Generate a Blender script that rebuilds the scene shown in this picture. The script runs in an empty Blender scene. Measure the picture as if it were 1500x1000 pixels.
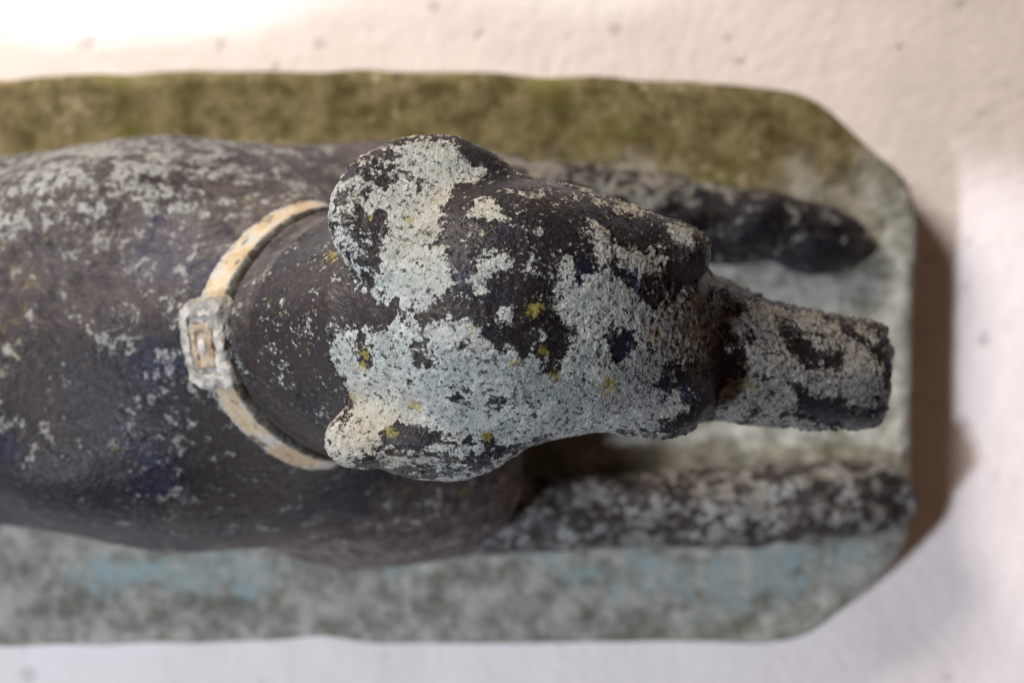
import bpy, bmesh, math, random
import numpy as np
from mathutils import Vector, Matrix

random.seed(7)
sc = bpy.context.scene
COL = sc.collection

# ------------------------------------------------------------------ camera
CAM_H = 1.362                       # metres above the slab's top face
cam_d = bpy.data.cameras.new("camera")
cam = bpy.data.objects.new("camera", cam_d); COL.objects.link(cam)
cam.location = (0, 0, CAM_H)
cam.rotation_euler = (0, 0, 0)      # straight down, image top = +Y
cam_d.sensor_width = 22.3; cam_d.lens = 50
cam_d.clip_start = 0.05; cam_d.clip_end = 50
cam_d.dof.use_dof = True
cam_d.dof.focus_distance = CAM_H - 0.318
cam_d.dof.aperture_fstop = 2.8
sc.camera = cam

# ------------------------------------------------------------------ light
w = bpy.data.worlds.new("World"); sc.world = w; w.use_nodes = True
bg = w.node_tree.nodes["Background"]
bg.inputs[0].default_value = (1.0, 0.52, 0.32, 1); bg.inputs[1].default_value = 0.095

def area(name, loc, target, size, power, col, size_y=None):
    d = bpy.data.lights.new(name, 'AREA'); o = bpy.data.objects.new(name, d); COL.objects.link(o)
    d.shape = 'RECTANGLE'; d.size = size; d.size_y = size_y or size
    d.energy = power; d.color = col
    o.location = loc
    o.rotation_euler = (Vector(target) - Vector(loc)).to_track_quat('-Z', 'Y').to_euler()
    return o
# broad warm daylight from the upper left, cool window from the lower left
area("doorway_light", (-0.98, 1.22, 1.05), (-0.05, 0.1, 0), 0.66, 55, (1.0, 0.875, 0.80))
area("window_light", (-1.42, -0.95, 1.90), (0.0, 0.0, 0.05), 0.26, 62, (0.83, 0.875, 1.0))

sc.view_settings.view_transform = 'Standard'
sc.view_settings.look = 'None'
sc.view_settings.exposure = 0.0
sc.view_settings.gamma = 1.0

# ------------------------------------------------------------------ helpers
S0 = 22.3 / 50 * CAM_H / 1500       # metres per photo pixel on the slab's top face
def at(u, v, z):
    s = S0 * (CAM_H - z) / CAM_H
    return np.array([(u - 750) * s, (500 - v) * s, z])

def catmull(xs, vals, n=240):
    xs = np.asarray(xs, float); vals = np.asarray(vals, float)
    m = np.zeros_like(vals)
    m[1:-1] = (vals[2:] - vals[:-2]) / (xs[2:] - xs[:-2])
    m[0] = (vals[1] - vals[0]) / (xs[1] - xs[0]); m[-1] = (vals[-1] - vals[-2]) / (xs[-1] - xs[-2])
    t = np.linspace(xs[0], xs[-1], n)
    i = np.clip(np.searchsorted(xs, t) - 1, 0, len(xs) - 2)
    h = xs[i + 1] - xs[i]; q = (t - xs[i]) / h
    v = ((2*q**3 - 3*q**2 + 1)*vals[i] + (q**3 - 2*q**2 + q)*h*m[i]
         + (-2*q**3 + 3*q**2)*vals[i+1] + (q**3 - q**2)*h*m[i+1])
    return t, v

def smin(a, b, k):
    h = np.clip(0.5 + 0.5*(b - a)/k, 0, 1)
    return b + (a - b)*h - k*h*(1 - h)
def smax(a, b, k): return -smin(-a, -b, k)

def ell(p, c, r, R=None):
    q = p - np.asarray(c, np.float32)
    if R is not None: q = q @ np.asarray(R, np.float32)
    r = np.asarray(r, np.float32)
    k0 = np.sqrt(((q/r)**2).sum(-1)); k1 = np.sqrt(((q/(r*r))**2).sum(-1)) + 1e-6
    return k0*(k0 - 1)/k1

def vnoise(p, f, seed=0):
    q = np.asarray(p, float)*f + seed*17.3; i = np.floor(q).astype(np.int64); t_ = q - i; t_ = t_*t_*(3 - 2*t_)
    def hsh(a): 
        n_ = (a[:, 0]*73856093) ^ (a[:, 1]*19349663) ^ (a[:, 2]*83492791)
        n_ = (n_ ^ (n_ >> 13))*1274126177 & 0x7fffffff
        return ((n_ ^ (n_ >> 16)) & 0xffff)/65535.0
    r = 0
    for dx in (0, 1):
        for dy in (0, 1):
            for dz in (0, 1):
                wgt = (t_[:, 0] if dx else 1 - t_[:, 0])*(t_[:, 1] if dy else 1 - t_[:, 1])*(t_[:, 2] if dz else 1 - t_[:, 2])
                r = r + wgt*hsh(i + np.array([dx, dy, dz]))
    return r - .5

class Loft:
    """a limb along +x: centre line, half width, top and bottom at stations (mm)"""
    def __init__(s, rows, n=2.2):
        a = np.array(rows, float) / 1000.0
        s.x0, s.x1 = a[0, 0], a[-1, 0]; s.n = n
        s.t, s.cy = catmull(a[:, 0], a[:, 1]); s.w = catmull(a[:, 0], a[:, 2])[1]
        zt = catmull(a[:, 0], a[:, 3])[1]; zb = catmull(a[:, 0], a[:, 4])[1]
        s.cz = (zt + zb)/2; s.h = np.maximum((zt - zb)/2, 0.002); s.w = np.maximum(s.w, 0.002)
    def __call__(s, p):
        x = p[:, 0]
        f = lambda arr: np.interp(x, s.t, arr).astype(np.float32)
        cy, ww, cz, h = f(s.cy), f(s.w), f(s.cz), f(s.h)
        a = np.abs(p[:, 1] - cy)/ww; b = np.abs(p[:, 2] - cz)/h
        r = (a**s.n + b**s.n + 1e-9)**(1.0/s.n)
        d = (r - 1)*np.minimum(ww, h)
        dx = np.maximum(np.maximum(s.x0 - x, x - s.x1), 0)
        return (d + dx*1.0).astype(np.float32)

def frame(e1, e2):
    e1 = np.array(e1, float); e1 /= np.linalg.norm(e1)
    e2 = np.array(e2, float); e2 -= e1*(e1 @ e2); e2 /= np.linalg.norm(e2)
    return np.stack([e1, e2, np.cross(e1, e2)], 1)

# ------------------------------------------------------------------ the hound's form
#           x     cy    w   top  bottom   (mm)
torso = Loft([(-640, 0, 18, 70, 10), (-600, 0, 55, 120, -30), (-540, 0, 84, 160, -45), (-460, 0, 98, 168, -40),
              (-370, 2, 97, 166, -35), (-290, 0.5, 100.5, 172, -35), (-213, -0.5, 108, 184, -35), (-160, -2, 105.5, 186, -35),
              (-114, -3, 109, 178, -35), (-70, -4, 106, 158, -35), (-35, -3, 92, 138, -35), (-5, -2, 66, 112, -25),
              (22, 0, 34, 80, 5), (32, 0, 10, 55, 20)], 2.3)
NECK_D = np.array([.616, .045, .787]); NECK_D /= np.linalg.norm(NECK_D)
NECK_C = at(468, 490, .203)
neck_rows = [(-130, 96), (-90, 88), (-50, 74), (-15, 64.5), (12, 61), (40, 57), (70, 51), (100, 46), (125, 42)]
nk_t, nk_r = catmull([r[0]/1000 for r in neck_rows], [r[1]/1000 for r in neck_rows])
NECK_X = frame(np.cross([0, 1, 0], NECK_D), [0, 1, 0])     # e1 lies in the x-z plane, e2 along y
def neck_t(p): return (p - NECK_C.astype(np.float32)) @ NECK_D.astype(np.float32)
def neck_tube(p):
    q = p - NECK_C.astype(np.float32); t = q @ NECK_D.astype(np.float32)
    tc = np.clip(t, nk_t[0], nk_t[-1])
    a = q - tc[:, None]*NECK_D.astype(np.float32)
    rr = np.interp(tc, nk_t, nk_r).astype(np.float32)
    x_, y_ = a @ NECK_X[:, 0].astype(np.float32), a @ NECK_X[:, 1].astype(np.float32)
    n_ = 1.66                                    # the nape is drawn out to a blunt ridge
    return ((np.abs(x_)**n_ + np.abs(y_*1.03)**n_ + np.abs(t - tc)**n_ + 1e-9)**(1/n_) - rr)*.93

skull = Loft([(-84, 14, 12, 300, 262), (-70, 14, 34, 303, 245), (-48, 14, 50, 321, 236), (-22, 14.5, 58, 333, 232), (5, 14.5, 60.5, 335, 228),
              (32, 14.5, 56, 327, 224), (56, 12, 51, 313, 222), (74, 9, 45.5, 297, 222), (86, 5.5, 39, 284, 226), (95, 2.5, 26, 272, 234), (99, 1.5, 10, 263, 244)], 2.35)
muzzle = Loft([(40, 6, 40, 280, 195), (80, 0, 37, 272, 194), (99, -3, 33.5, 267, 194), (117, -7.5, 30.5, 261, 193), (137, -12, 28.5, 254, 191),
               (161, -15.5, 26.5, 246, 189), (176, -16, 25, 240, 190), (186, -15.5, 22.5, 234, 194), (193, -15, 18, 228, 199)], 2.3)
leg_l = Loft([(-80, 84, 24, 60, -20), (-20, 80, 25, 54, -18), (40, 77, 24, 50, -16), (90, 73, 22.5, 46, -14), (140, 67, 21, 42, -14),
              (160, 65.5, 20.5, 38, -14), (182, 63, 19, 29, -12), (197, 60, 14, 20, -10), (203, 59, 9, 14, -6)], 2.3)
leg_r = Loft([(-80, -98, 24, 60, -20), (-20, -99, 24, 54, -18), (40, -99.5, 21.5, 48, -16), (80, -97, 20.5, 44, -14), (120, -97.5, 21.5, 44, -14),
              (160, -95.5, 21, 42, -14), (188, -94.5, 22, 35, -14), (212, -94, 21, 24, -12), (228, -94, 16, 15, -10), (234, -94, 8, 12, -6)], 2.3)

def flap(p, c, R, ra, rb, th, bend):
    q = (p - np.asarray(c, np.float32)) @ np.asarray(R, np.float32)
    a, b, n = q[:, 0], q[:, 1], q[:, 2]
    rr = np.sqrt((a/ra)**2 + (b/rb)**2)
    d2 = (rr - 1)*min(ra, rb)
    n = n - bend(a, b)
    e = np.maximum(d2 + th, 0); f = np.maximum(np.abs(n) - th*0.25, 0)
    return np.sqrt(e*e + f*f) - th*0.85

EAR_L = frame((1, .06, -.05), (0, .88, -.475))            # spread out flat
EAR_R = frame((1, -.10, .02), (0, -.42, -.91))            # hangs close to the cheek
C_EL = np.array([-.037, .0585, .3045]); C_ER = np.array([-.040, -.0485, .294])
bendL = lambda a, b: -6.0*np.maximum(a - .006, 0)**2 + 2.2*np.minimum(b, .022)**2*np.sign(b) - 5*np.maximum(-a - .03, 0)**2
bendR = lambda a, b: 3.0*a**2 - 3*np.maximum(b, 0)**2

def neck_body(p):
    d = smin(torso(p), neck_tube(p), .05)
    t = neck_t(p)
    # carved line beside the collar and the lip next to it
    g = np.exp(-((t - .0113)/.0019)**2)*.0058 - np.exp(-((t - .0165)/.003)**2)*.0012
    return d + g.astype(np.float32)

def sdf(p):
    p = p.astype(np.float32)
    d = neck_body(p)
    for sgn in (-1, 1):
        yy = np.array([1, sgn, 1], np.float32); q = p*yy
        d = smin(d, ell(q, (-.062, .078 if sgn < 0 else .069, .062), (.066, .046 if sgn < 0 else .040, .066)), .022)
        d = smin(d, ell(q, (-.092, .108 if sgn < 0 else .088, .030), (.052, .021, .032)), .014)
        d = smin(d, ell(q, (-.50, .082, .075), (.105, .050, .085)), .03)
        d = smin(d, ell(q, (-.43, .112, .020), (.085, .026, .028)), .012)
        d = smin(d, ell(q, (-.215, .06, .155), (.06, .030, .035)), .03)
    tail_c = [(-.61, .02, .045), (-.625, .075, .018), (-.59, .13, .016), (-.52, .15, .015)]
    for a, b in zip(tail_c[:-1], tail_c[1:]):
        a = np.array(a, np.float32); b = np.array(b, np.float32)
        h = np.clip(((p - a) @ (b - a))/((b - a) @ (b - a)), 0, 1)
        d = smin(d, np.sqrt(((p - a - h[:, None]*(b - a))**2).sum(-1)) - .015, .015)
    for L, xe, cy in ((leg_l, .203, .063), (leg_r, .235, -.094)):
        dl = L(p)
        toe = np.clip((p[:, 0] - (xe - .034))/.02, 0, 1)
        for k in (-.0105, 0, .0105):
            dl = dl + toe*np.exp(-((p[:, 1] - cy - k)/.0016)**2)*.0022
        dl = dl + vnoise(p, 30, 12)*.0075 + vnoise(p, 85, 13)*.0045
        d = smin(d, dl.astype(np.float32), .006)
    # ----- head
    h = skull(p)
    mid = p[:, 1] - np.interp(p[:, 0], skull.t, skull.cy)
    h = h + (np.exp(-(mid/.010)**2)*.0012*np.clip((p[:, 0] + .02)/.05, 0, 1)).astype(np.float32)
    for sgn in (-1, 1):      # brow bosses, eyes
        cy = .0065
        h = smin(h, ell(p, (.068, cy + sgn*.034, .283), (.024, .016, .014)), .010)
        h = smax(h, -ell(p, (.078, cy + sgn*.047, .260), (.012, .0075, .0075)), .004)
        h = smin(h, ell(p, (.078, cy + sgn*.0425, .260), (.0085, .006, .0055)), .0015)
    m = muzzle(p)
    mm = p[:, 1] - np.interp(p[:, 0], muzzle.t, muzzle.cy)
    m = m + (np.exp(-((p[:, 2] + .10*(p[:, 0]-.14) - .213)/.0016)**2)*.0022*np.clip((p[:, 0] - .09)/.02, 0, 1)).astype(np.float32)
    m = m - (np.exp(-(mm/.008)**2)*.0022).astype(np.float32)          # bridge of the nose
    for sgn in (-1, 1):
        m = smax(m, -ell(p, (.187, -.0145 + sgn*.009, .226), (.006, .0035, .003)), .002)
    # the broken-off tip
    br = (p[:, 0] - .1830)*.97 + (p[:, 2] - .232)*.2 + (np.abs(p[:, 1] + .006) + p[:, 1]*.2)*.14
    br = br + vnoise(p, 110, 9)*.006 + vnoise(p, 300, 10)*.0022
    m = smax(m, br.astype(np.float32), .0016)
    m = m + (vnoise(p, 95, 11)*.0020).astype(np.float32)
    h = smin(h, m, .0075)
    # furrow across the stop
    h = smin(h, ell(p, (-.02, .012, .265), (.085, .046, .045)), .02)
    d = smin(d, h, .016)
    # ----- ears
    el = flap(p, C_EL, EAR_L, .0465, .0400, .0062, bendL)
    er = flap(p, C_ER, EAR_R, .0375, .0215, .0080, bendR)
    er = smin(er, ell(p, at(520, 648, .297), (.0112, .0092, .0105)), .013)
    d = smin(d, el, .006)
    d = smin(d, er, .016)
    return d.astype(np.float32)

def grid_axis(parts):
    out = [parts[0][0]]
    for a, b, h in parts:
        n = max(1, int(round((b - a)/h)))
        out += list(np.linspace(a, b, n + 1)[1:])
    n = (len(out) - 1) % 8
    if n:
        st = out[-1] - out[-2]
        out += [out[-1] + st*(i + 1) for i in range(8 - n)]
    return np.array(out, np.float32)

def surface_nets(f, X, Y, Z, B=8, margin=2.2):
    nx, ny, nz = len(X), len(Y), len(Z)
    F = np.empty((nx, ny, nz), np.float32)
    Xc, Yc, Zc = [(a[:-1:B] + a[B::B])/2 for a in (X, Y, Z)]
    Hx, Hy, Hz = [(a[B::B] - a[:-1:B])/2 for a in (X, Y, Z)]
    G = np.stack(np.meshgrid(Xc, Yc, Zc, indexing='ij'), -1).reshape(-1, 3)
    R = np.sqrt((np.stack(np.meshgrid(Hx, Hy, Hz, indexing='ij'), -1)**2).sum(-1)).reshape(-1)
    D = f(G)
    shape = (len(Xc), len(Yc), len(Zc))
    Dg = D.reshape(shape)
    F[:-1, :-1, :-1] = np.repeat(np.repeat(np.repeat(Dg, B, 0), B, 1), B, 2)
    F[-1], F[:, -1], F[:, :, -1] = 1, 1, 1
    keep = np.argwhere((np.abs(Dg) < (R*margin).reshape(shape)))
    o = np.arange(B + 1)
    I, J, K = [a.reshape(-1) for a in np.meshgrid(o, o, o, indexing='ij')]
    step = 400
    for s in range(0, len(keep), step):
        kb = keep[s:s + step]*B
        ii = (kb[:, 0, None] + I).reshape(-1); jj = (kb[:, 1, None] + J).reshape(-1); kk = (kb[:, 2, None] + K).reshape(-1)
        F[ii, jj, kk] = f(np.stack([X[ii], Y[jj], Z[kk]], -1))
    ins = F < 0
    cnt = np.zeros((nx-1, ny-1, nz-1), np.uint8)
    offs = [(a, b, c) for a in (0, 1) for b in (0, 1) for c in (0, 1)]
    for a, b, c in offs: cnt += ins[a:nx-1+a, b:ny-1+b, c:nz-1+c]
    cells = np.argwhere((cnt > 0) & (cnt < 8))
    idx = np.full(cnt.shape, -1, np.int32); idx[tuple(cells.T)] = np.arange(len(cells))
    pos = np.zeros((len(cells), 3)); num = np.zeros(len(cells))
    vals = {o_: F[cells[:, 0]+o_[0], cells[:, 1]+o_[1], cells[:, 2]+o_[2]] for o_ in offs}
    pts = {o_: np.stack([X[cells[:, 0]+o_[0]], Y[cells[:, 1]+o_[1]], Z[cells[:, 2]+o_[2]]], -1).astype(float) for o_ in offs}
    for a in offs:
        for ax in range(3):
            if a[ax]: continue
            b = list(a); b[ax] = 1; b = tuple(b)
            va, vb = vals[a], vals[b]
            m = (va < 0) != (vb < 0)
            t = va[m]/(va[m] - vb[m])
            pos[m] += pts[a][m] + t[:, None]*(pts[b][m] - pts[a][m]); num[m] += 1
    pos /= num[:, None]
    quads = []
    for ax in range(3):
        b, c = (ax + 1) % 3, (ax + 2) % 3
        sl0 = [slice(None)]*3; sl1 = [slice(None)]*3
        sl0[ax] = slice(0, -1); sl1[ax] = slice(1, None)
        ch = np.argwhere(ins[tuple(sl0)] != ins[tuple(sl1)])
        ch = ch[(ch[:, b] > 0) & (ch[:, c] > 0) & (ch[:, b] < F.shape[b]-1) & (ch[:, c] < F.shape[c]-1)]
        first = ins[tuple(ch.T)]
        eb = np.zeros(3, int); eb[b] = 1; ec = np.zeros(3, int); ec[c] = 1
        q = np.stack([idx[tuple((ch - eb - ec).T)], idx[tuple((ch - ec).T)], idx[tuple(ch.T)], idx[tuple((ch - eb).T)]], 1)
        q[~first] = q[~first][:, ::-1]
        quads.append(q)
    return pos, np.concatenate(quads)

def mesh_from(name, V, Q, mat, parent=None, smooth=True):
    me = bpy.data.meshes.new(name)
    n = len(Q)
    me.vertices.add(len(V)); me.vertices.foreach_set("co", np.asarray(V, np.float32).ravel())
    me.loops.add(n*4); me.loops.foreach_set("vertex_index", np.asarray(Q, np.int32).ravel())
    me.polygons.add(n); me.polygons.foreach_set("loop_start", np.arange(0, n*4, 4, dtype=np.int32))
    me.polygons.foreach_set("use_smooth", np.full(n, smooth))
    me.update(calc_edges=True); me.validate()
    me.materials.append(mat)
    o = bpy.data.objects.new(name, me); COL.objects.link(o); o.parent = parent
    return o

def bm_obj(name, bm, mat, parent=None, smooth=False):
    bmesh.ops.recalc_face_normals(bm, faces=bm.faces)
    me = bpy.data.meshes.new(name); bm.to_mesh(me); bm.free()
    for f in me.polygons: f.use_smooth = smooth
    me.materials.append(mat)
    o = bpy.data.objects.new(name, me); COL.objects.link(o); o.parent = parent
    return o

def attr(o, name, vals):
    a = o.data.attributes.new(name, 'FLOAT', 'POINT'); a.data.foreach_set("value", np.asarray(vals, np.float32))

# ------------------------------------------------------------------ material tools
class NT:
    def __init__(s, name, disp='BUMP'):
        s.m = bpy.data.materials.new(name); s.m.use_nodes = True
        s.m.displacement_method = disp
        s.t = s.m.node_tree; s.t.nodes.clear()
        s.out = s.t.nodes.new('ShaderNodeOutputMaterial')
        s.b = s.t.nodes.new('ShaderNodeBsdfPrincipled')
        s.t.links.new(s.b.outputs[0], s.out.inputs[0])
        s.co = s.t.nodes.new('ShaderNodeTexCoord').outputs['Object']
    def link(s, a, b):
        if hasattr(a, 'links') or isinstance(a, bpy.types.NodeSocket): s.t.links.new(a, b)
        else: b.default_value = a
    def noise(s, scale, detail=4, rough=.55, vec=None, dist=0, out=0):
        n = s.t.nodes.new('ShaderNodeTexNoise'); s.t.links.new(vec or s.co, n.inputs['Vector'])
        n.inputs['Scale'].default_value = scale; n.inputs['Detail'].default_value = detail
        n.inputs['Roughness'].default_value = rough; n.inputs['Distortion'].default_value = dist
        return n.outputs[out]
    def voro(s, scale, vec=None, feature='F1', rnd=1):
        n = s.t.nodes.new('ShaderNodeTexVoronoi'); s.t.links.new(vec or s.co, n.inputs['Vector'])
        n.feature = feature; n.inputs['Scale'].default_value = scale; n.inputs['Randomness'].default_value = rnd
        return n.outputs['Distance']
    def math(s, op, a, b=0.0, c=0.0, clamp=False):
        n = s.t.nodes.new('ShaderNodeMath'); n.operation = op; n.use_clamp = clamp
        for i, v in enumerate((a, b, c)): s.link(v, n.inputs[i])
        return n.outputs[0]
    def step(s, x, lo, hi):
        n = s.t.nodes.new('ShaderNodeMapRange'); n.interpolation_type = 'SMOOTHSTEP'
        s.link(x, n.inputs[0]); n.inputs[1].default_value = lo; n.inputs[2].default_value = hi
        n.inputs[3].default_value = 0; n.inputs[4].default_value = 1
        return n.outputs[0]
    def rng(s, x, lo, hi, a, b):
        n = s.t.nodes.new('ShaderNodeMapRange'); s.link(x, n.inputs[0])
        for i, v in enumerate((lo, hi, a, b)): n.inputs[i+1].default_value = v
        return n.outputs[0]
    def mix(s, f, a, b):
        n = s.t.nodes.new('ShaderNodeMix'); n.data_type = 'RGBA'
        s.link(f, n.inputs[0])
        for v, i in ((a, 6), (b, 7)):
            if isinstance(v, tuple): n.inputs[i].default_value = (*v, 1)
            else: s.t.links.new(v, n.inputs[i])
        return n.outputs[2]
    def attr(s, name):
        n = s.t.nodes.new('ShaderNodeAttribute'); n.attribute_name = name
        return n.outputs['Fac']
    def sep(s):
        n = s.t.nodes.new('ShaderNodeSeparateXYZ'); s.t.links.new(s.co, n.inputs[0]); return n.outputs
    def scaled(s, v):
        n = s.t.nodes.new('ShaderNodeVectorMath'); n.operation = 'MULTIPLY'
        s.t.links.new(s.co, n.inputs[0]); n.inputs[1].default_value = v; return n.outputs[0]
    def finish(s, col, rough, height=None, spec=.5, scale=1.0):
        s.link(col, s.b.inputs['Base Color']); s.link(rough, s.b.inputs['Roughness'])
        s.link(spec, s.b.inputs['Specular IOR Level'])
        if height is not None:
            n = s.t.nodes.new('ShaderNodeDisplacement'); s.t.links.new(height, n.inputs['Height'])
            n.inputs['Midlevel'].default_value = 0; n.inputs['Scale'].default_value = scale
            s.t.links.new(n.outputs[0], s.out.inputs['Displacement'])
        return s.m

def painted_stone():
    """old near-black paint on stone, overgrown with grey crust lichen"""
    t = NT("painted_stone_with_lichen", 'BOTH')
    L = t.attr('lichen'); Y = t.attr('yellow'); D = t.attr('dust_and_sheen'); O = t.attr('ochre'); K = t.attr('coarse'); T = t.attr('thick'); C = t.attr('cream')
    edge = t.noise(75, 7, .72, dist=.2)
    tone = t.noise(42, 4, .62)
    e2 = t.noise(190, 4, .68)
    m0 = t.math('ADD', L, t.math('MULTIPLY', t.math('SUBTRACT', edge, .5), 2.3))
    m0 = t.math('ADD', m0, t.math('MULTIPLY', t.math('SUBTRACT', e2, .5), 1.6))
    m0 = t.math('ADD', m0, t.math('MULTIPLY', t.math('SUBTRACT', tone, .5), .9))
    mask = t.step(m0, -.04, .05)
    # scattered flecks where the crust has not closed
    fl = t.noise(430, 2.5, .65)
    flv = t.math('ADD', fl, t.math('MULTIPLY', t.math('SUBTRACT', tone, .5), .5))
    flv = t.math('ADD', flv, t.math('MULTIPLY', m0, .12))
    fleck = t.math('MULTIPLY', t.step(flv, .585, .67), t.rng(T, .55, 1.0, .25, .7))
    # granular crust: high grains pale, the gaps between them dark
    crust = t.noise(380, 4, .72, vec=t.scaled((.9, 1, 1)))
    gap = t.step(crust, .50, .36)
    pit = t.step(t.math('ADD', crust, t.math('MULTIPLY', edge, -.35)), .262, .225)
    mask2 = t.math('MULTIPLY', mask, t.math('SUBTRACT', 1.0, t.math('MULTIPLY', pit, .9)))
    cov = t.math('MULTIPLY', t.math('MAXIMUM', mask2, fleck), t.math('MULTIPLY', T, t.rng(tone, .3, .6, 1.0, .72)))
    lc = t.mix(t.step(tone, .35, .66), (.235, .285, .285), (.385, .44, .425))
    vn = t.t.nodes.new('ShaderNodeTexVoronoi'); vn.inputs['Scale'].default_value = 120
    wp = t.t.nodes.new('ShaderNodeVectorMath'); wp.operation = 'MULTIPLY_ADD'
    t.t.links.new(e2, wp.inputs[0]); wp.inputs[1].default_value = (.010, .010, .010); t.t.links.new(t.co, wp.inputs[2])
    t.t.links.new(wp.outputs[0], vn.inputs['Vector'])
    cb = t.t.nodes.new('ShaderNodeSeparateColor'); t.t.links.new(vn.outputs['Color'], cb.inputs[0])
    lc = t.mix(t.math('MULTIPLY', t.step(cb.outputs[0], .55, .9), .55), lc, (.23, .26, .245))
    lc = t.mix(t.math('MULTIPLY', t.step(cb.outputs[1], .6, .9), .55), lc, (.50, .55, .53))
    rimm = t.math('MULTIPLY', t.step(m0, .0, .08), t.step(m0, .34, .14))
    lc = t.mix(t.math('MULTIPLY', rimm, .45), lc, (.47, .51, .48))
    lc = t.mix(t.math('MULTIPLY', t.step(edge, .58, .72), .25), lc, (.44, .41, .31))
    lc = t.mix(C, lc, (.52, .46, .34))
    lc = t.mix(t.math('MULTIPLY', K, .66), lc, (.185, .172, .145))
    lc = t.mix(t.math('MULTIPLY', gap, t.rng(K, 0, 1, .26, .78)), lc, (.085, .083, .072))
    big = t.noise(14, 4, .62)
    pc = t.mix(t.step(big, .4, .65), (.006, .0065, .010), (.017, .0145, .015))
    pc = t.mix(t.math('MULTIPLY', t.step(big, .47, .33), .75), pc, (.010, .015, .042))
    pc = t.mix(t.math('MULTIPLY', t.step(fl, .50, .66), .45), pc, (.042, .038, .035))
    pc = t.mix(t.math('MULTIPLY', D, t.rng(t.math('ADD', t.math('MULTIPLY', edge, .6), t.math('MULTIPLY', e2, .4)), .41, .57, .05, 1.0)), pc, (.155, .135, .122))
    pc = t.mix(t.math('MULTIPLY', t.step(t.math('ADD', t.math('MULTIPLY', edge, 1.0), t.math('MULTIPLY', O, .16)), .60, .70), O), pc, (.13, .095, .035))
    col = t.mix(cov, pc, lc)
    yn = t.math('ADD', Y, t.math('MULTIPLY', t.math('SUBTRACT', fl, .5), 3.4))
    ysp = t.step(t.math('ADD', t.noise(120, 3, .65), t.math('MULTIPLY', tone, .25)), .81, .85)
    yel = t.math('MAXIMUM', t.step(yn, .25, .60), t.math('MULTIPLY', ysp, .6))
    col = t.mix(t.math('MULTIPLY', yel, .62), col, t.mix(crust, (.12, .105, .02), (.36, .31, .07)))
    rough = t.math('ADD', t.rng(cov, 0, 1, .42, .85), t.rng(e2, .35, .65, -.04, .14))
    rough = t.math('ADD', rough, t.math('MULTIPLY', D, .25))
    hl = t.math('MULTIPLY', cov, t.math('ADD', t.math('MULTIPLY', crust, t.rng(K, 0, 1, .0028, .0044)), -.0008))
    hp = t.math('ADD', t.math('MULTIPLY', tone, .0020), t.math('ADD', t.math('MULTIPLY', fl, .00020), t.math('MULTIPLY', e2, .0011)))
    return t.finish(col, rough, t.math('ADD', hl, hp), spec=t.rng(cov, 0, 1, .24, .10))

def slab_mat():
    t = NT("slab_stone_with_algae_and_old_paint", 'BUMP')
    A = t.sep()
    n1 = t.noise(16, 7, .68); n2 = t.noise(55, 6, .70); n3 = t.noise(150, 5, .68); n4 = t.noise(9, 4, .6)
    base = t.mix(t.step(n2, .34, .66), (.150, .155, .120), (.42, .435, .385))
    base = t.mix(t.math('MULTIPLY', t.step(t.math('ADD', t.math('MULTIPLY', n3, .4), t.math('MULTIPLY', n1, .6)), .50, .62), .62), base, (.105, .105, .078))
    # remains of turquoise paint, kept best along the sheltered side of the hound
    side = t.rng(A[1], .12, -.20, -.30, -.06)
    front = t.math('MULTIPLY', t.step(A[0], .06, .13), .055)
    near = t.math('MULTIPLY', t.math('SUBTRACT', 1.0, t.step(t.math('ABSOLUTE', t.math('ADD', A[1], .134)), .0, .024)), .12)
    tq = t.math('ADD', t.math('ADD', t.noise(17, 8, .68), t.math('MULTIPLY', side, .38)), t.math('ADD', front, near))
    tqm = t.math('MULTIPLY', t.step(tq, .55, .65), t.rng(n2, .36, .60, .95, .05))
    base = t.mix(tqm, base, t.mix(n2, (.24, .36, .37), (.44, .56, .56)))
    # olive algae, thick on the far side
    al = t.math('ADD', t.rng(A[1], .03, .13, -.42, .42), t.math('MULTIPLY', t.math('SUBTRACT', n1, .5), 1.3))
    al = t.math('ADD', al, t.math('MULTIPLY', t.step(A[0], .19, .235), -.45))
    alm = t.step(al, -.12, .28)
    ac = t.mix(t.step(n2, .36, .64), (.078, .068, .026), (.215, .190, .095))
    ac = t.mix(t.math('MULTIPLY', t.step(n4, .50, .64), .65), ac, (.150, .165, .030))
    ac = t.mix(t.math('MULTIPLY', t.step(t.math('ADD', t.math('MULTIPLY', n3, .5), t.math('MULTIPLY', n1, .5)), .54, .62), .7), ac, (.40, .35, .24))
    ac = t.mix(t.math('MULTIPLY', t.step(t.math('ADD', A[0], t.math('MULTIPLY', n1, -.12)), -.34, -.40), .75), ac, (.36, .27, .17))
    base = t.mix(alm, base, ac)
    h = t.math('ADD', t.math('MULTIPLY', n2, .003), t.math('ADD', t.math('MULTIPLY', n3, .0014), t.math('MULTIPLY', t.noise(420, 4, .7), .0008)))
    return t.finish(base, .9, h, spec=.25)

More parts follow.
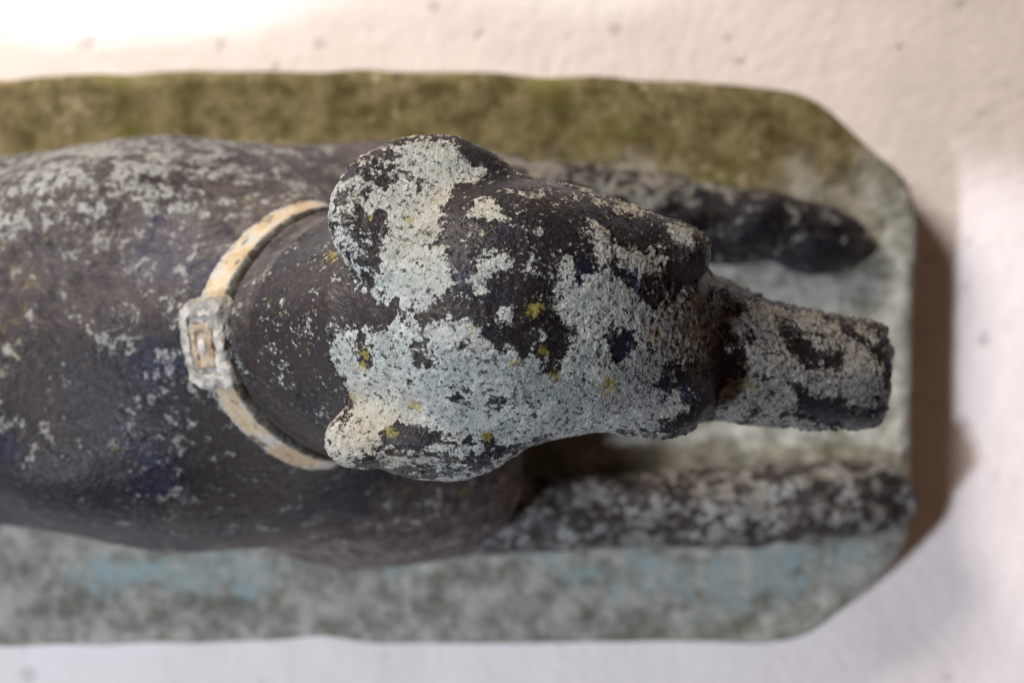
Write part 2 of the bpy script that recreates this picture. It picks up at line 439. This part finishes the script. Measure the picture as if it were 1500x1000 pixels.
def plaster_mat():
    t = NT("white_plaster", 'BUMP')
    n1 = t.noise(7, 5, .6); n2 = t.noise(60, 5, .6)
    base = t.mix(t.step(n1, .35, .7), (.81, .78, .765), (.71, .68, .66))
    base = t.mix(t.math('MULTIPLY', t.step(n2, .60, .75), .18), base, (.60, .57, .53))
    sp = t.step(t.math('ADD', t.noise(62, 3, .5), t.math('MULTIPLY', t.noise(9, 2), .22)), .80, .87)
    rag = t.math('MULTIPLY', t.math('SUBTRACT', t.noise(210, 3, .6), .5), .011)
    for u, v, r in ((1360, 380, 8), (1352, 490, 6), (1445, 498, 10), (130, 65, 13), (325, 68, 9), (905, 45, 10), (1410, 10, 8), (1322, 70, 7), (1085, 92, 8),
                    (470, 66, 10), (45, 985, 14), (640, 12, 9)):
        q = at(u, v, -.043); dn = t.t.nodes.new('ShaderNodeVectorMath'); dn.operation = 'DISTANCE'
        t.t.links.new(t.co, dn.inputs[0]); dn.inputs[1].default_value = tuple(q)
        k = t.math('SUBTRACT', 1.0, t.step(t.math('ADD', dn.outputs['Value'], rag), r*.00018, r*.00052))
        sp = t.math('MAXIMUM', sp, k)
    base = t.mix(t.math('MULTIPLY', sp, .27), base, (.20, .18, .165))
    # hairline cracks
    wv = t.t.nodes.new('ShaderNodeVectorMath'); wv.operation = 'ADD'
    nn = t.t.nodes.new('ShaderNodeTexNoise'); nn.inputs['Scale'].default_value = 22; nn.inputs['Detail'].default_value = 5
    t.t.links.new(t.co, nn.inputs['Vector'])
    sc_ = t.t.nodes.new('ShaderNodeVectorMath'); sc_.operation = 'SCALE'; sc_.inputs['Scale'].default_value = .035
    t.t.links.new(nn.outputs['Color'], sc_.inputs[0]); t.t.links.new(t.co, wv.inputs[0]); t.t.links.new(sc_.outputs[0], wv.inputs[1])
    ck = t.voro(4.2, vec=wv.outputs[0], feature='DISTANCE_TO_EDGE')
    crk = t.math('MULTIPLY', t.math('SUBTRACT', 1, t.step(ck, .001, .007)), t.step(t.noise(6, 2), .5, .62))
    base = t.mix(t.math('MULTIPLY', crk, .35), base, (.35, .31, .28))
    h = t.math('ADD', t.math('MULTIPLY', t.noise(16, 5, .55), .0024), t.math('MULTIPLY', t.noise(130, 4, .6), .0010))
    h = t.math('SUBTRACT', h, t.math('MULTIPLY', sp, .0007))
    return t.finish(base, .85, h, spec=.25)

def collar_mat():
    t = NT("tan_collar_paint", 'BOTH')
    E = t.attr('rim')
    n1 = t.noise(60, 6, .62); n2 = t.noise(300, 4, .65)
    c = t.mix(t.step(n1, .35, .65), (.33, .265, .165), (.48, .42, .30))
    grey = t.mix(n1, (.24, .25, .235), (.44, .44, .40))
    g = t.math('ADD', t.math('MULTIPLY', E, .5), t.math('MULTIPLY', t.math('SUBTRACT', n1, .44), 3.2))
    g = t.math('ADD', g, t.math('MULTIPLY', t.math('SUBTRACT', n2, .5), .6))
    c = t.mix(t.step(g, .28, .46), c, grey)
    c = t.mix(t.math('MULTIPLY', t.step(t.noise(90, 5, .7), .55, .64), .85), c, (.055, .048, .038))
    c = t.mix(t.math('MULTIPLY', t.attr('groove_dark'), t.rng(n1, .3, .6, 1, .86)), c, (.022, .019, .010))
    h = t.math('ADD', t.math('MULTIPLY', n1, .0026), t.math('MULTIPLY', n2, .0012))
    return t.finish(c, .8, h, spec=.25)

def crust_mat(name, a, b, dark=.4):
    t = NT(name, 'BUMP')
    n1 = t.noise(120, 6, .65); n2 = t.noise(420, 4, .65)
    c = t.mix(t.step(n1, .36, .64), a, b)
    c = t.mix(t.math('MULTIPLY', t.step(n2, .56, .7), dark), c, (.07, .065, .05))
    c = t.mix(t.math('MULTIPLY', t.step(t.noise(170, 4, .6), .63, .70), .7), c, (.24, .19, .05))
    return t.finish(c, .88, t.math('ADD', t.math('MULTIPLY', n1, .0016), t.math('MULTIPLY', n2, .0008)), spec=.2)

M_STONE = painted_stone(); M_SLAB = slab_mat(); M_PLASTER = plaster_mat(); M_COLLAR = collar_mat()
M_PLATE = crust_mat("grey_lichen_crust", (.17, .175, .16), (.36, .36, .33))
M_ORANGE = crust_mat("ochre_paint_remains", (.20, .145, .085), (.31, .28, .23), .5)

# ------------------------------------------------------------------ plaster ledge under the slab
SLAB_T = .042
bm = bmesh.new()
n = 60
for i in range(n + 1):
    for j in range(n + 1):
        x, y = -1.5 + 3*i/n, -1.5 + 3*j/n
        z = -SLAB_T - .001 + .0012*math.sin(x*9 + 1)*math.cos(y*7) + .0008*math.sin(x*23 + y*17)
        bm.verts.new((x, y, z))
bm.verts.ensure_lookup_table()
for i in range(n):
    for j in range(n):
        a = i*(n + 1) + j
        bm.faces.new([bm.verts[k] for k in (a, a + n + 1, a + n + 2, a + 1)])
ledge = bm_obj("plaster_floor", bm, M_PLASTER, smooth=True)
ledge["kind"] = "structure"; ledge["label"] = "white rough plaster surface under the statue"

# ------------------------------------------------------------------ the statue
statue = bpy.data.objects.new("dog_statue", None); COL.objects.link(statue)
statue.location = (-.2, 0, -SLAB_T)
statue["label"] = "weathered dark stone hound lying on a chamfered slab, crusted with grey lichen"
statue["category"] = "statue"
OFF = np.array(statue.location)

def settle(o):
    o.parent = statue; o.matrix_parent_inverse = Matrix.Translation(-statue.location)

# slab ----------------------------------------------------
px = [(0, 116), (120, 107), (300, 102), (520, 103), (760, 107), (950, 114), (1100, 122), (1165, 129), (1193, 138),
      (1250, 190), (1300, 236), (1334, 268), (1343, 290), (1346, 330), (1343, 450), (1338, 600), (1339, 740), (1338, 785), (1326, 812),
      (1280, 858), (1240, 893), (1205, 925), (1180, 938), (1130, 943), (900, 942), (700, 946), (560, 943), (450, 935), (350, 940), (200, 946), (0, 950)]
poly = [at(u, v, 0)[:2] for u, v in px]
poly += [np.array(p) for p in ((-.45, -.183), (-.62, -.178), (-.645, -.168), (-.695, -.118), (-.703, -.10), (-.705, .0), (-.703, .095), (-.695, .112), (-.648, .160), (-.625, .170), (-.45, .166))]
P = np.array(poly)
dense = []
for a, b in zip(P, np.roll(P, -1, 0)):
    k = max(1, int(np.linalg.norm(b - a)/.006))
    dense += [a + (b - a)*i/k for i in range(k)]
dense = np.array(dense)
for _ in range(4): dense = .5*dense + .25*(np.roll(dense, 1, 0) + np.roll(dense, -1, 0))
th = np.arange(len(dense))
rs = np.random.RandomState(3); nz_ = rs.normal(0, 1, len(dense))
for _ in range(3): nz_ = (nz_ + np.roll(nz_, 1) + np.roll(nz_, -1))/3
tan = np.roll(dense, -1, 0) - np.roll(dense, 1, 0); nrm = np.stack([tan[:, 1], -tan[:, 0]], 1); nrm /= np.linalg.norm(nrm, axis=1)[:, None]
dense = dense + nrm*(nz_*.0013)[:, None]
bm = bmesh.new()
rings = []
for inset, z in ((0, -SLAB_T), (0, -.009), (.0012, -.004), (.004, -.0012), (.009, 0.0)):
    # nrm points outward when the outline runs clockwise
    rings.append([bm.verts.new((p[0] + q[0]*inset, p[1] + q[1]*inset, z)) for p, q in zip(dense, nrm)])
N = len(dense)
for a, b in zip(rings[:-1], rings[1:]):
    for i in range(N): bm.faces.new((a[i], a[(i+1) % N], b[(i+1) % N], b[i]))
bm.faces.new(rings[-1]); bm.faces.new(rings[0][::-1])
slab = bm_obj("base_slab", bm, M_SLAB, smooth=False)
slab["label"] = "chamfered stone base slab with olive algae and flaking turquoise paint"
for f in slab.data.polygons: f.use_smooth = len(f.vertices) == 4
settle(slab)

# hound ---------------------------------------------------
X = grid_axis([(-.66, -.34, .0045), (-.34, -.16, .0026), (-.16, .188, .0013), (.188, .25, .0022)])
Y = grid_axis([(-.18, -.135, .003), (-.135, -.075, .0022), (-.075, .105, .0013), (.105, .185, .0028)])
Z = grid_axis([(-.012, .06, .0024), (.06, .20, .003), (.20, .352, .0013)])
V, Q = surface_nets(sdf, X, Y, Z)
hound = mesh_from("hound_figure", V, Q, M_STONE)
hound["label"] = "near-black painted hound with grey lichen crust over head, ears and forelegs"
settle(hound)

# where lichen grows: patches drawn on the top of the head in object space
def zm(pts, z):   # outline points on the head -> metres at height z
    return np.array([at(450 + X_/1.6667, 180 + Y_/1.6667, z)[:2] for X_, Y_ in pts])
def poly_sd(p, pts):
    d = np.full(len(p), 1e9); ins = np.zeros(len(p), bool)
    for a, b in zip(pts, np.roll(pts, -1, 0)):
        e = b - a; q = p - a
        t = np.clip((q @ e)/(e @ e + 1e-12), 0, 1)
        d = np.minimum(d, ((q - t[:, None]*e)**2).sum(-1))
        c = ((a[1] > p[:, 1]) != (b[1] > p[:, 1]))
        with np.errstate(divide='ignore', invalid='ignore'):
            ins ^= c & (p[:, 0] < (b[0]-a[0])*(p[:, 1]-a[1])/(b[1]-a[1]) + a[0])
    d = np.sqrt(d)
    return np.where(ins, d, -d)

LIGHT = [
 [(270,30),(350,35),(385,70),(420,110),(410,140),(350,175),(345,200),(330,250),(310,280),(350,330),(365,380),(355,430),(300,430),(265,480),
  (290,510),(350,480),(400,490),(415,520),(380,540),(440,540),(500,540),(540,580),(600,600),(640,560),(650,520),(620,470),(610,420),(630,340),
  (660,370),(720,370),(760,390),(800,400),(820,445),(870,430),(890,400),(960,400),(990,440),(1000,520),(985,590),(940,600),(900,575),(870,620),
  (810,650),(830,670),(900,670),(930,700),(880,735),(780,745),(640,752),(540,775),(480,790),(440,760),(350,755),(290,745),(200,745),(160,800),
  (100,815),(60,770),(120,740),(120,690),(100,640),(60,560),(65,490),(90,490),(125,540),(150,600),(175,560),(160,530),(200,500),(210,470),
  (250,480),(230,440),(160,450),(150,420),(190,400),(160,380),(180,350),(170,330),(200,300),(190,250),(180,215),(130,230),(130,190),(160,160),
  (210,150),(220,100),(200,60)],
 [(410,330),(480,325),(482,370),(440,420),(390,415),(405,370)],
 [(470,455),(500,460),(495,490),(475,490)],
 [(690,255),(738,260),(735,300),(715,345),(690,325),(700,290)],
 [(750,305),(855,303),(858,365),(800,378),(760,350)],
 [(880,235),(920,245),(945,305),(915,290),(885,262)],
 [(705,188),(760,198),(845,200),(800,228),(740,225)],
 [(400,190),(450,205),(482,240),(440,245)],
 [(625,185),(670,187),(668,198),(630,198)],
 [(545,485),(580,485),(580,540),(555,535)],
]
LIGHT_M = [[(1045,460),(1100,440),(1250,455),(1350,500),(1420,530),(1430,570),(1420,640),(1400,695),(1330,735),(1230,758),(1100,745),(960,715),
  (990,645),(1040,615),(1050,590),(1060,550),(1020,530),(1000,485)]]
DARK = [
 [(243,128),(290,140),(302,180),(258,168)], [(355,640),(395,645),(385,675),(360,670)], [(440,655),(485,668),(452,695)],
 [(258,515),(300,530),(312,580),(272,588)], [(735,505),(790,520),(768,575),(715,560)], [(797,378),(870,375),(880,420),(842,462),(800,430)],
 [(150,100),(205,85),(215,125),(130,170),(110,150)], [(330,265),(300,300),(325,320),(345,290)],
]
DARK_M = [
 [(1200,640),(1240,680),(1290,668),(1335,690),(1335,722),(1262,724),(1208,692)], [(1150,502),(1200,525),(1252,575),(1235,592),(1180,550)],
 [(1265,562),(1297,558),(1292,592),(1270,592)], [(1325,515),(1380,545),(1425,552),(1412,582),(1370,565)],
]
me = hound.data
co = np.empty(len(me.vertices)*3, np.float32); me.vertices.foreach_get("co", co); co = co.reshape(-1, 3).astype(float)
no = np.empty(len(me.vertices)*3, np.float32); me.vertices.foreach_get("normal", no)
no = no.reshape(-1, 3)
lich_and_sheen = np.full(len(co), -.30); yel = np.full(len(co), -1.0); dust_and_sheen = np.zeros(len(co)); cream = np.zeros(len(co))
neck_ax = neck_t(co.astype(np.float32))
head = (co[:, 2] > .185) & (neck_ax > .03)
W = .005
def region(idx, light, dark, z):
    p = co[idx][:, :2]
    s = np.full(len(p), -1.0)
    for g in light: s = np.maximum(s, poly_sd(p, zm(g, z)))
    for g in dark: s = np.minimum(s, -poly_sd(p, zm(g, z)))
    return np.clip(s/W, -1, 1)
hi = np.where(head)[0]
on_muzzle = co[hi, 0] > .098
v1 = region(hi, LIGHT, DARK, .315); v2 = region(hi, LIGHT_M, DARK_M, .252)
v = np.where(on_muzzle, v2, v1)
up = np.clip((no[hi, 2] - .05)/.3, 0, 1)
lich_and_sheen[hi] = (np.where(v > 0, v*.44, v*.36) - .16*np.clip((co[hi, 0] - .09)/.03, 0, 1))*np.where(on_muzzle & (v < 0), .7, 1)*up + (1 - up)*np.where(co[hi, 1] < 0, .12, -.05)
er_d = flap(co[hi].astype(np.float32), C_ER, EAR_R, .0375, .0215, .0080, bendR)
lich_and_sheen[hi] = np.where((er_d < .003) & (co[hi, 1] < -.046), -.03, lich_and_sheen[hi])
lob = np.linalg.norm(co[hi] - at(520, 648, .300), axis=1)
lich_and_sheen[hi] += .35*np.exp(-(lob/.013)**2)
el_d = flap(co[hi].astype(np.float32), C_EL, EAR_L, .0465, .0400, .0062, bendL)
lich_and_sheen[hi] = np.where((el_d < .003) & (co[hi, 0] < -.03), np.maximum(lich_and_sheen[hi], -.08), lich_and_sheen[hi])
def spot(u, v_, r, z=.315):
    c = zm([(u, v_)], z)[0]
    global yel
    yel = np.maximum(yel, np.where(head, 1 - np.hypot(co[:, 0]-c[0], co[:, 1]-c[1])/(r*.00019*1.25), -1))
for a in ((550,458,22),(730,638,26),(252,245,15),(55,328,15),(145,560,15),(140,590,12),(270,690,18),(155,238,8),(845,520,16),(600,612,18),
          (110,668,12),(435,755,18),(205,755,16),(500,580,12),(570,555,16)): spot(*a)
spot(1075, 630, 13, .255)
# forelegs: half overgrown; flank low down: dust; back: sparse, with sheen painted on the +y side
legs = (co[:, 2] < .07) & (co[:, 0] > -.02)
lich_and_sheen[legs] = np.where(co[legs, 1] > 0, np.where(no[legs, 1] > .25, .05 - np.clip((co[legs, 0] - .06)*2.2, 0, .28), -.30), -.04)
fl = (~head) & (~legs)
lich_and_sheen[fl] = -.33 + .34*np.clip((co[fl, 1] - .03)/.06, 0, 1)*np.clip((-.08 - co[fl, 0])/.08, 0, 1)  # crust denser towards +y, also painting in the pale grazing highlight
nb = fl & (neck_ax > .012)
lich_and_sheen[nb] = -.36
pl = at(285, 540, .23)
lich_and_sheen += np.where(fl, .22*np.exp(-((co - pl)**2).sum(-1)/.045**2), 0)
dust_and_sheen = np.clip((.150 - co[:, 2])/.05, 0, 1)*np.clip((-co[:, 1] - .03)/.05, 0, 1)*(~head)*np.clip((co[:, 0] + .22)/.07, .35, 1)
dust_and_sheen = dust_and_sheen*np.where(legs, .35, 1)
dust_and_sheen = np.maximum(dust_and_sheen, .62*np.clip((co[:, 1] + .01)/.07, 0, 1)*(~head)*(~legs))  # grey-brown over the +y half paints in the body's sheen
tip = zm([(150, 770)], .31)[0]
on_m = co[:, 0] > .098
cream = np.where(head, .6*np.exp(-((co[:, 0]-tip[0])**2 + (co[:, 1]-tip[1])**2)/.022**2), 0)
cream = np.maximum(cream, np.where(head | legs, np.where(on_m, .35, .5)*np.clip((no[:, 1] - .30)/.4, 0, 1), 0))  # +y faces tinted cream, painting in the warm light on their edges
ochre = .75*np.exp(-(((co[:, 0] + .285)/.06)**2 + ((co[:, 1] - .02)/.05)**2))
groove = np.exp(-((neck_ax - .0113)/.0022)**2)*fl
lich_and_sheen -= groove
dust_and_sheen = dust_and_sheen*(1 - groove)
thick = np.where(head, 1.0, np.where(legs, .62, .58)); thick = np.where(fl & (co[:, 1] > .06), .8, thick)  # more opaque towards +y for the painted highlight
attr(hound, 'thick', thick); attr(hound, 'coarse', np.clip((co[:, 0] - .02)/.07, 0, 1)*head); attr(hound, 'ochre', ochre); attr(hound, 'lichen', lich_and_sheen); attr(hound, 'yellow', yel); attr(hound, 'dust_and_sheen', dust_and_sheen); attr(hound, 'cream', np.clip(cream, 0, 1))

# collar --------------------------------------------------
def collar_sdf(p):
    p = p.astype(np.float32)
    t = neck_t(p); d = smin(torso(p), neck_tube(p), .05)
    q = p - NECK_C.astype(np.float32)
    r = smax(smax(np.abs(t) - .0094, d - .0020, .002), -(d + .011), .001)
    rim = d - .0027
    for s in (-1, 1):
        e = smax(smax(np.abs(t - s*.0086) - .0012, rim, .0015), -(d + .011), .001)
        r = smin(r, e, .0012)
    return r.astype(np.float32)
g = .0016
lo = NECK_C - np.array([.085, .085, .075]); hi_ = NECK_C + np.array([.085, .085, .075])
Vc, Qc = surface_nets(collar_sdf, grid_axis([(lo[0], hi_[0], g)]), grid_axis([(lo[1], hi_[1], g)]), grid_axis([(lo[2], hi_[2], g)]), margin=3)
collar = mesh_from("collar", Vc, Qc, M_COLLAR)
collar["label"] = "carved collar with tan paint and grey crusted edges"
attr(collar, 'rim', np.clip((np.abs(neck_t(Vc.astype(np.float32))) - .0066)/.0022, 0, 1))
attr(collar, 'groove_dark', np.clip((neck_t(Vc.astype(np.float32)) - .0078)/.0010, 0, 1))  # upper edge and groove wall coloured dark
settle(collar)

# plate on the collar -------------------------------------
def hit(d):
    # outward along d (unit, in the collar plane) from the neck's axis to the collar's face
    a, b = .02, .14
    for _ in range(40):
        m_ = (a + b)/2
        if neck_body(np.array([NECK_C + d*m_], np.float32))[0] < .004: a = m_
        else: b = m_
    return NECK_C + d*a
ang = math.radians(4.5)
e1 = -NECK_X[:, 0] if NECK_X[0, 0] > 0 else NECK_X[:, 0]
dirp = e1*math.cos(ang) - np.array([0, 1, 0])*math.sin(ang); dirp /= np.linalg.norm(dirp)
pc_ = hit(dirp)
# outward normal from the form itself
eps = .004
gr = np.array([neck_body(np.array([pc_ + np.eye(3)[k]*eps], np.float32))[0] - neck_body(np.array([pc_ - np.eye(3)[k]*eps], np.float32))[0] for k in range(3)])
nrm_p = gr/np.linalg.norm(gr)
side_p = np.cross(nrm_p, NECK_D); side_p /= np.linalg.norm(side_p)
upd = np.cross(side_p, nrm_p)
Mp = Matrix(((upd[0], side_p[0], nrm_p[0], 0), (upd[1], side_p[1], nrm_p[1], 0), (upd[2], side_p[2], nrm_p[2], 0), (0, 0, 0, 1)))
Mp = Matrix.Translation(Vector(pc_)) @ Mp

def rr_loop(hx, hy, r, k=5):
    pts = []
    for cx, cy, a0 in ((hx-r, hy-r, 0), (-hx+r, hy-r, 90), (-hx+r, -hy+r, 180), (hx-r, -hy+r, 270)):
        for i in range(k + 1):
            a = math.radians(a0 + 90*i/k); pts.append((cx + r*math.cos(a), cy + r*math.sin(a)))
    return pts
def ring_stack(bm, levels, curve=3.6):
    rs_ = []
    for hx, hy, r, z in levels:
        rs_.append([bm.verts.new((x, y, z - curve*y*y)) for x, y in rr_loop(hx, hy, r)])
    for a, b in zip(rs_[:-1], rs_[1:]):
        for i in range(len(a)): bm.faces.new((a[i], a[(i+1) % len(a)], b[(i+1) % len(a)], b[i]))
    return rs_
def child(name, bm, mat, parent):
    bm.transform(Mp)
    o = bm_obj(name, bm, mat, smooth=True); o.parent = parent
    o.matrix_parent_inverse = parent.matrix_world.inverted() if False else Matrix.Identity(4)
    return o
def rbox(p, hx, hy, r, z0, z1, rz=.0008):
    qx = np.abs(p[:, 0]) - hx + r; qy = np.abs(p[:, 1]) - hy + r
    d2 = np.hypot(np.maximum(qx, 0), np.maximum(qy, 0)) + np.minimum(np.maximum(qx, qy), 0) - r
    return smax(d2, np.abs(p[:, 2] - (z0 + z1)/2) - (z1 - z0)/2, rz)
def bent(p):
    q = np.array(p, float); q[:, 2] += 3.6*q[:, 1]**2; return q
def plate_sdf(p):
    q = bent(p)
    q[:, :2] += np.stack([vnoise(p, 130, 5), vnoise(p, 130, 6)], 1)*.0022
    d = rbox(q, .0168, .0222, .0072, -.009, .0030, .003)
    d = smax(d, -rbox(q, .0098, .0148, .0022, .0006, .02), .0012)
    for cx, cy in ((.004, .0185), (-.003, -.0188)):       # old rivet holes
        d = smax(d, -(np.sqrt((q[:, 0]-cx)**2 + (q[:, 1]-cy)**2 + (q[:, 2]-.004)**2) - .0026), .001)
    return (d + vnoise(p, 260, 1)*.0016 + vnoise(p, 620, 2)*.0008).astype(np.float32)
def frame_sdf(p):
    q = bent(p)
    q[:, :2] += np.stack([vnoise(p, 160, 7), vnoise(p, 160, 8)], 1)*.0018
    d = rbox(q, .0082, .0112, .0018, -.002, .0028, .0012)
    d = smax(d, -rbox(q, .0046, .0072, .001, .0013, .02), .001)
    return (d + vnoise(p, 300, 3)*.0014 + vnoise(p, 700, 4)*.0006).astype(np.float32)
def worn(name, f, hx, hy, mat):
    V_, Q_ = surface_nets(f, grid_axis([(-hx, hx, .0006)]), grid_axis([(-hy, hy, .0006)]), grid_axis([(-.014, .009, .0006)]), margin=3)
    R_ = np.array(Mp.to_3x3()); V_ = V_ @ R_.T + np.array(Mp.translation)
    o = mesh_from(name, V_, Q_, mat, collar); return o
plate = worn("collar_plate", plate_sdf, .021, .027, M_PLATE)
plate["label"] = "grey crusted rounded plate on the collar with worn ochre frame"
inner = worn("plate_frame", frame_sdf, .0115, .0145, M_ORANGE)
bm = bmesh.new()
bmesh.ops.create_icosphere(bm, subdivisions=3, radius=1)
for v_ in bm.verts: v_.co = Vector((v_.co.x*.0026, v_.co.y*.0034, v_.co.z*.0022 + .0016)) * (1 + .06*math.sin(v_.co.x*9))
stud = child("plate_stud", bm, crust_mat("pale_crust", (.36, .36, .34), (.50, .50, .46), .3), collar)
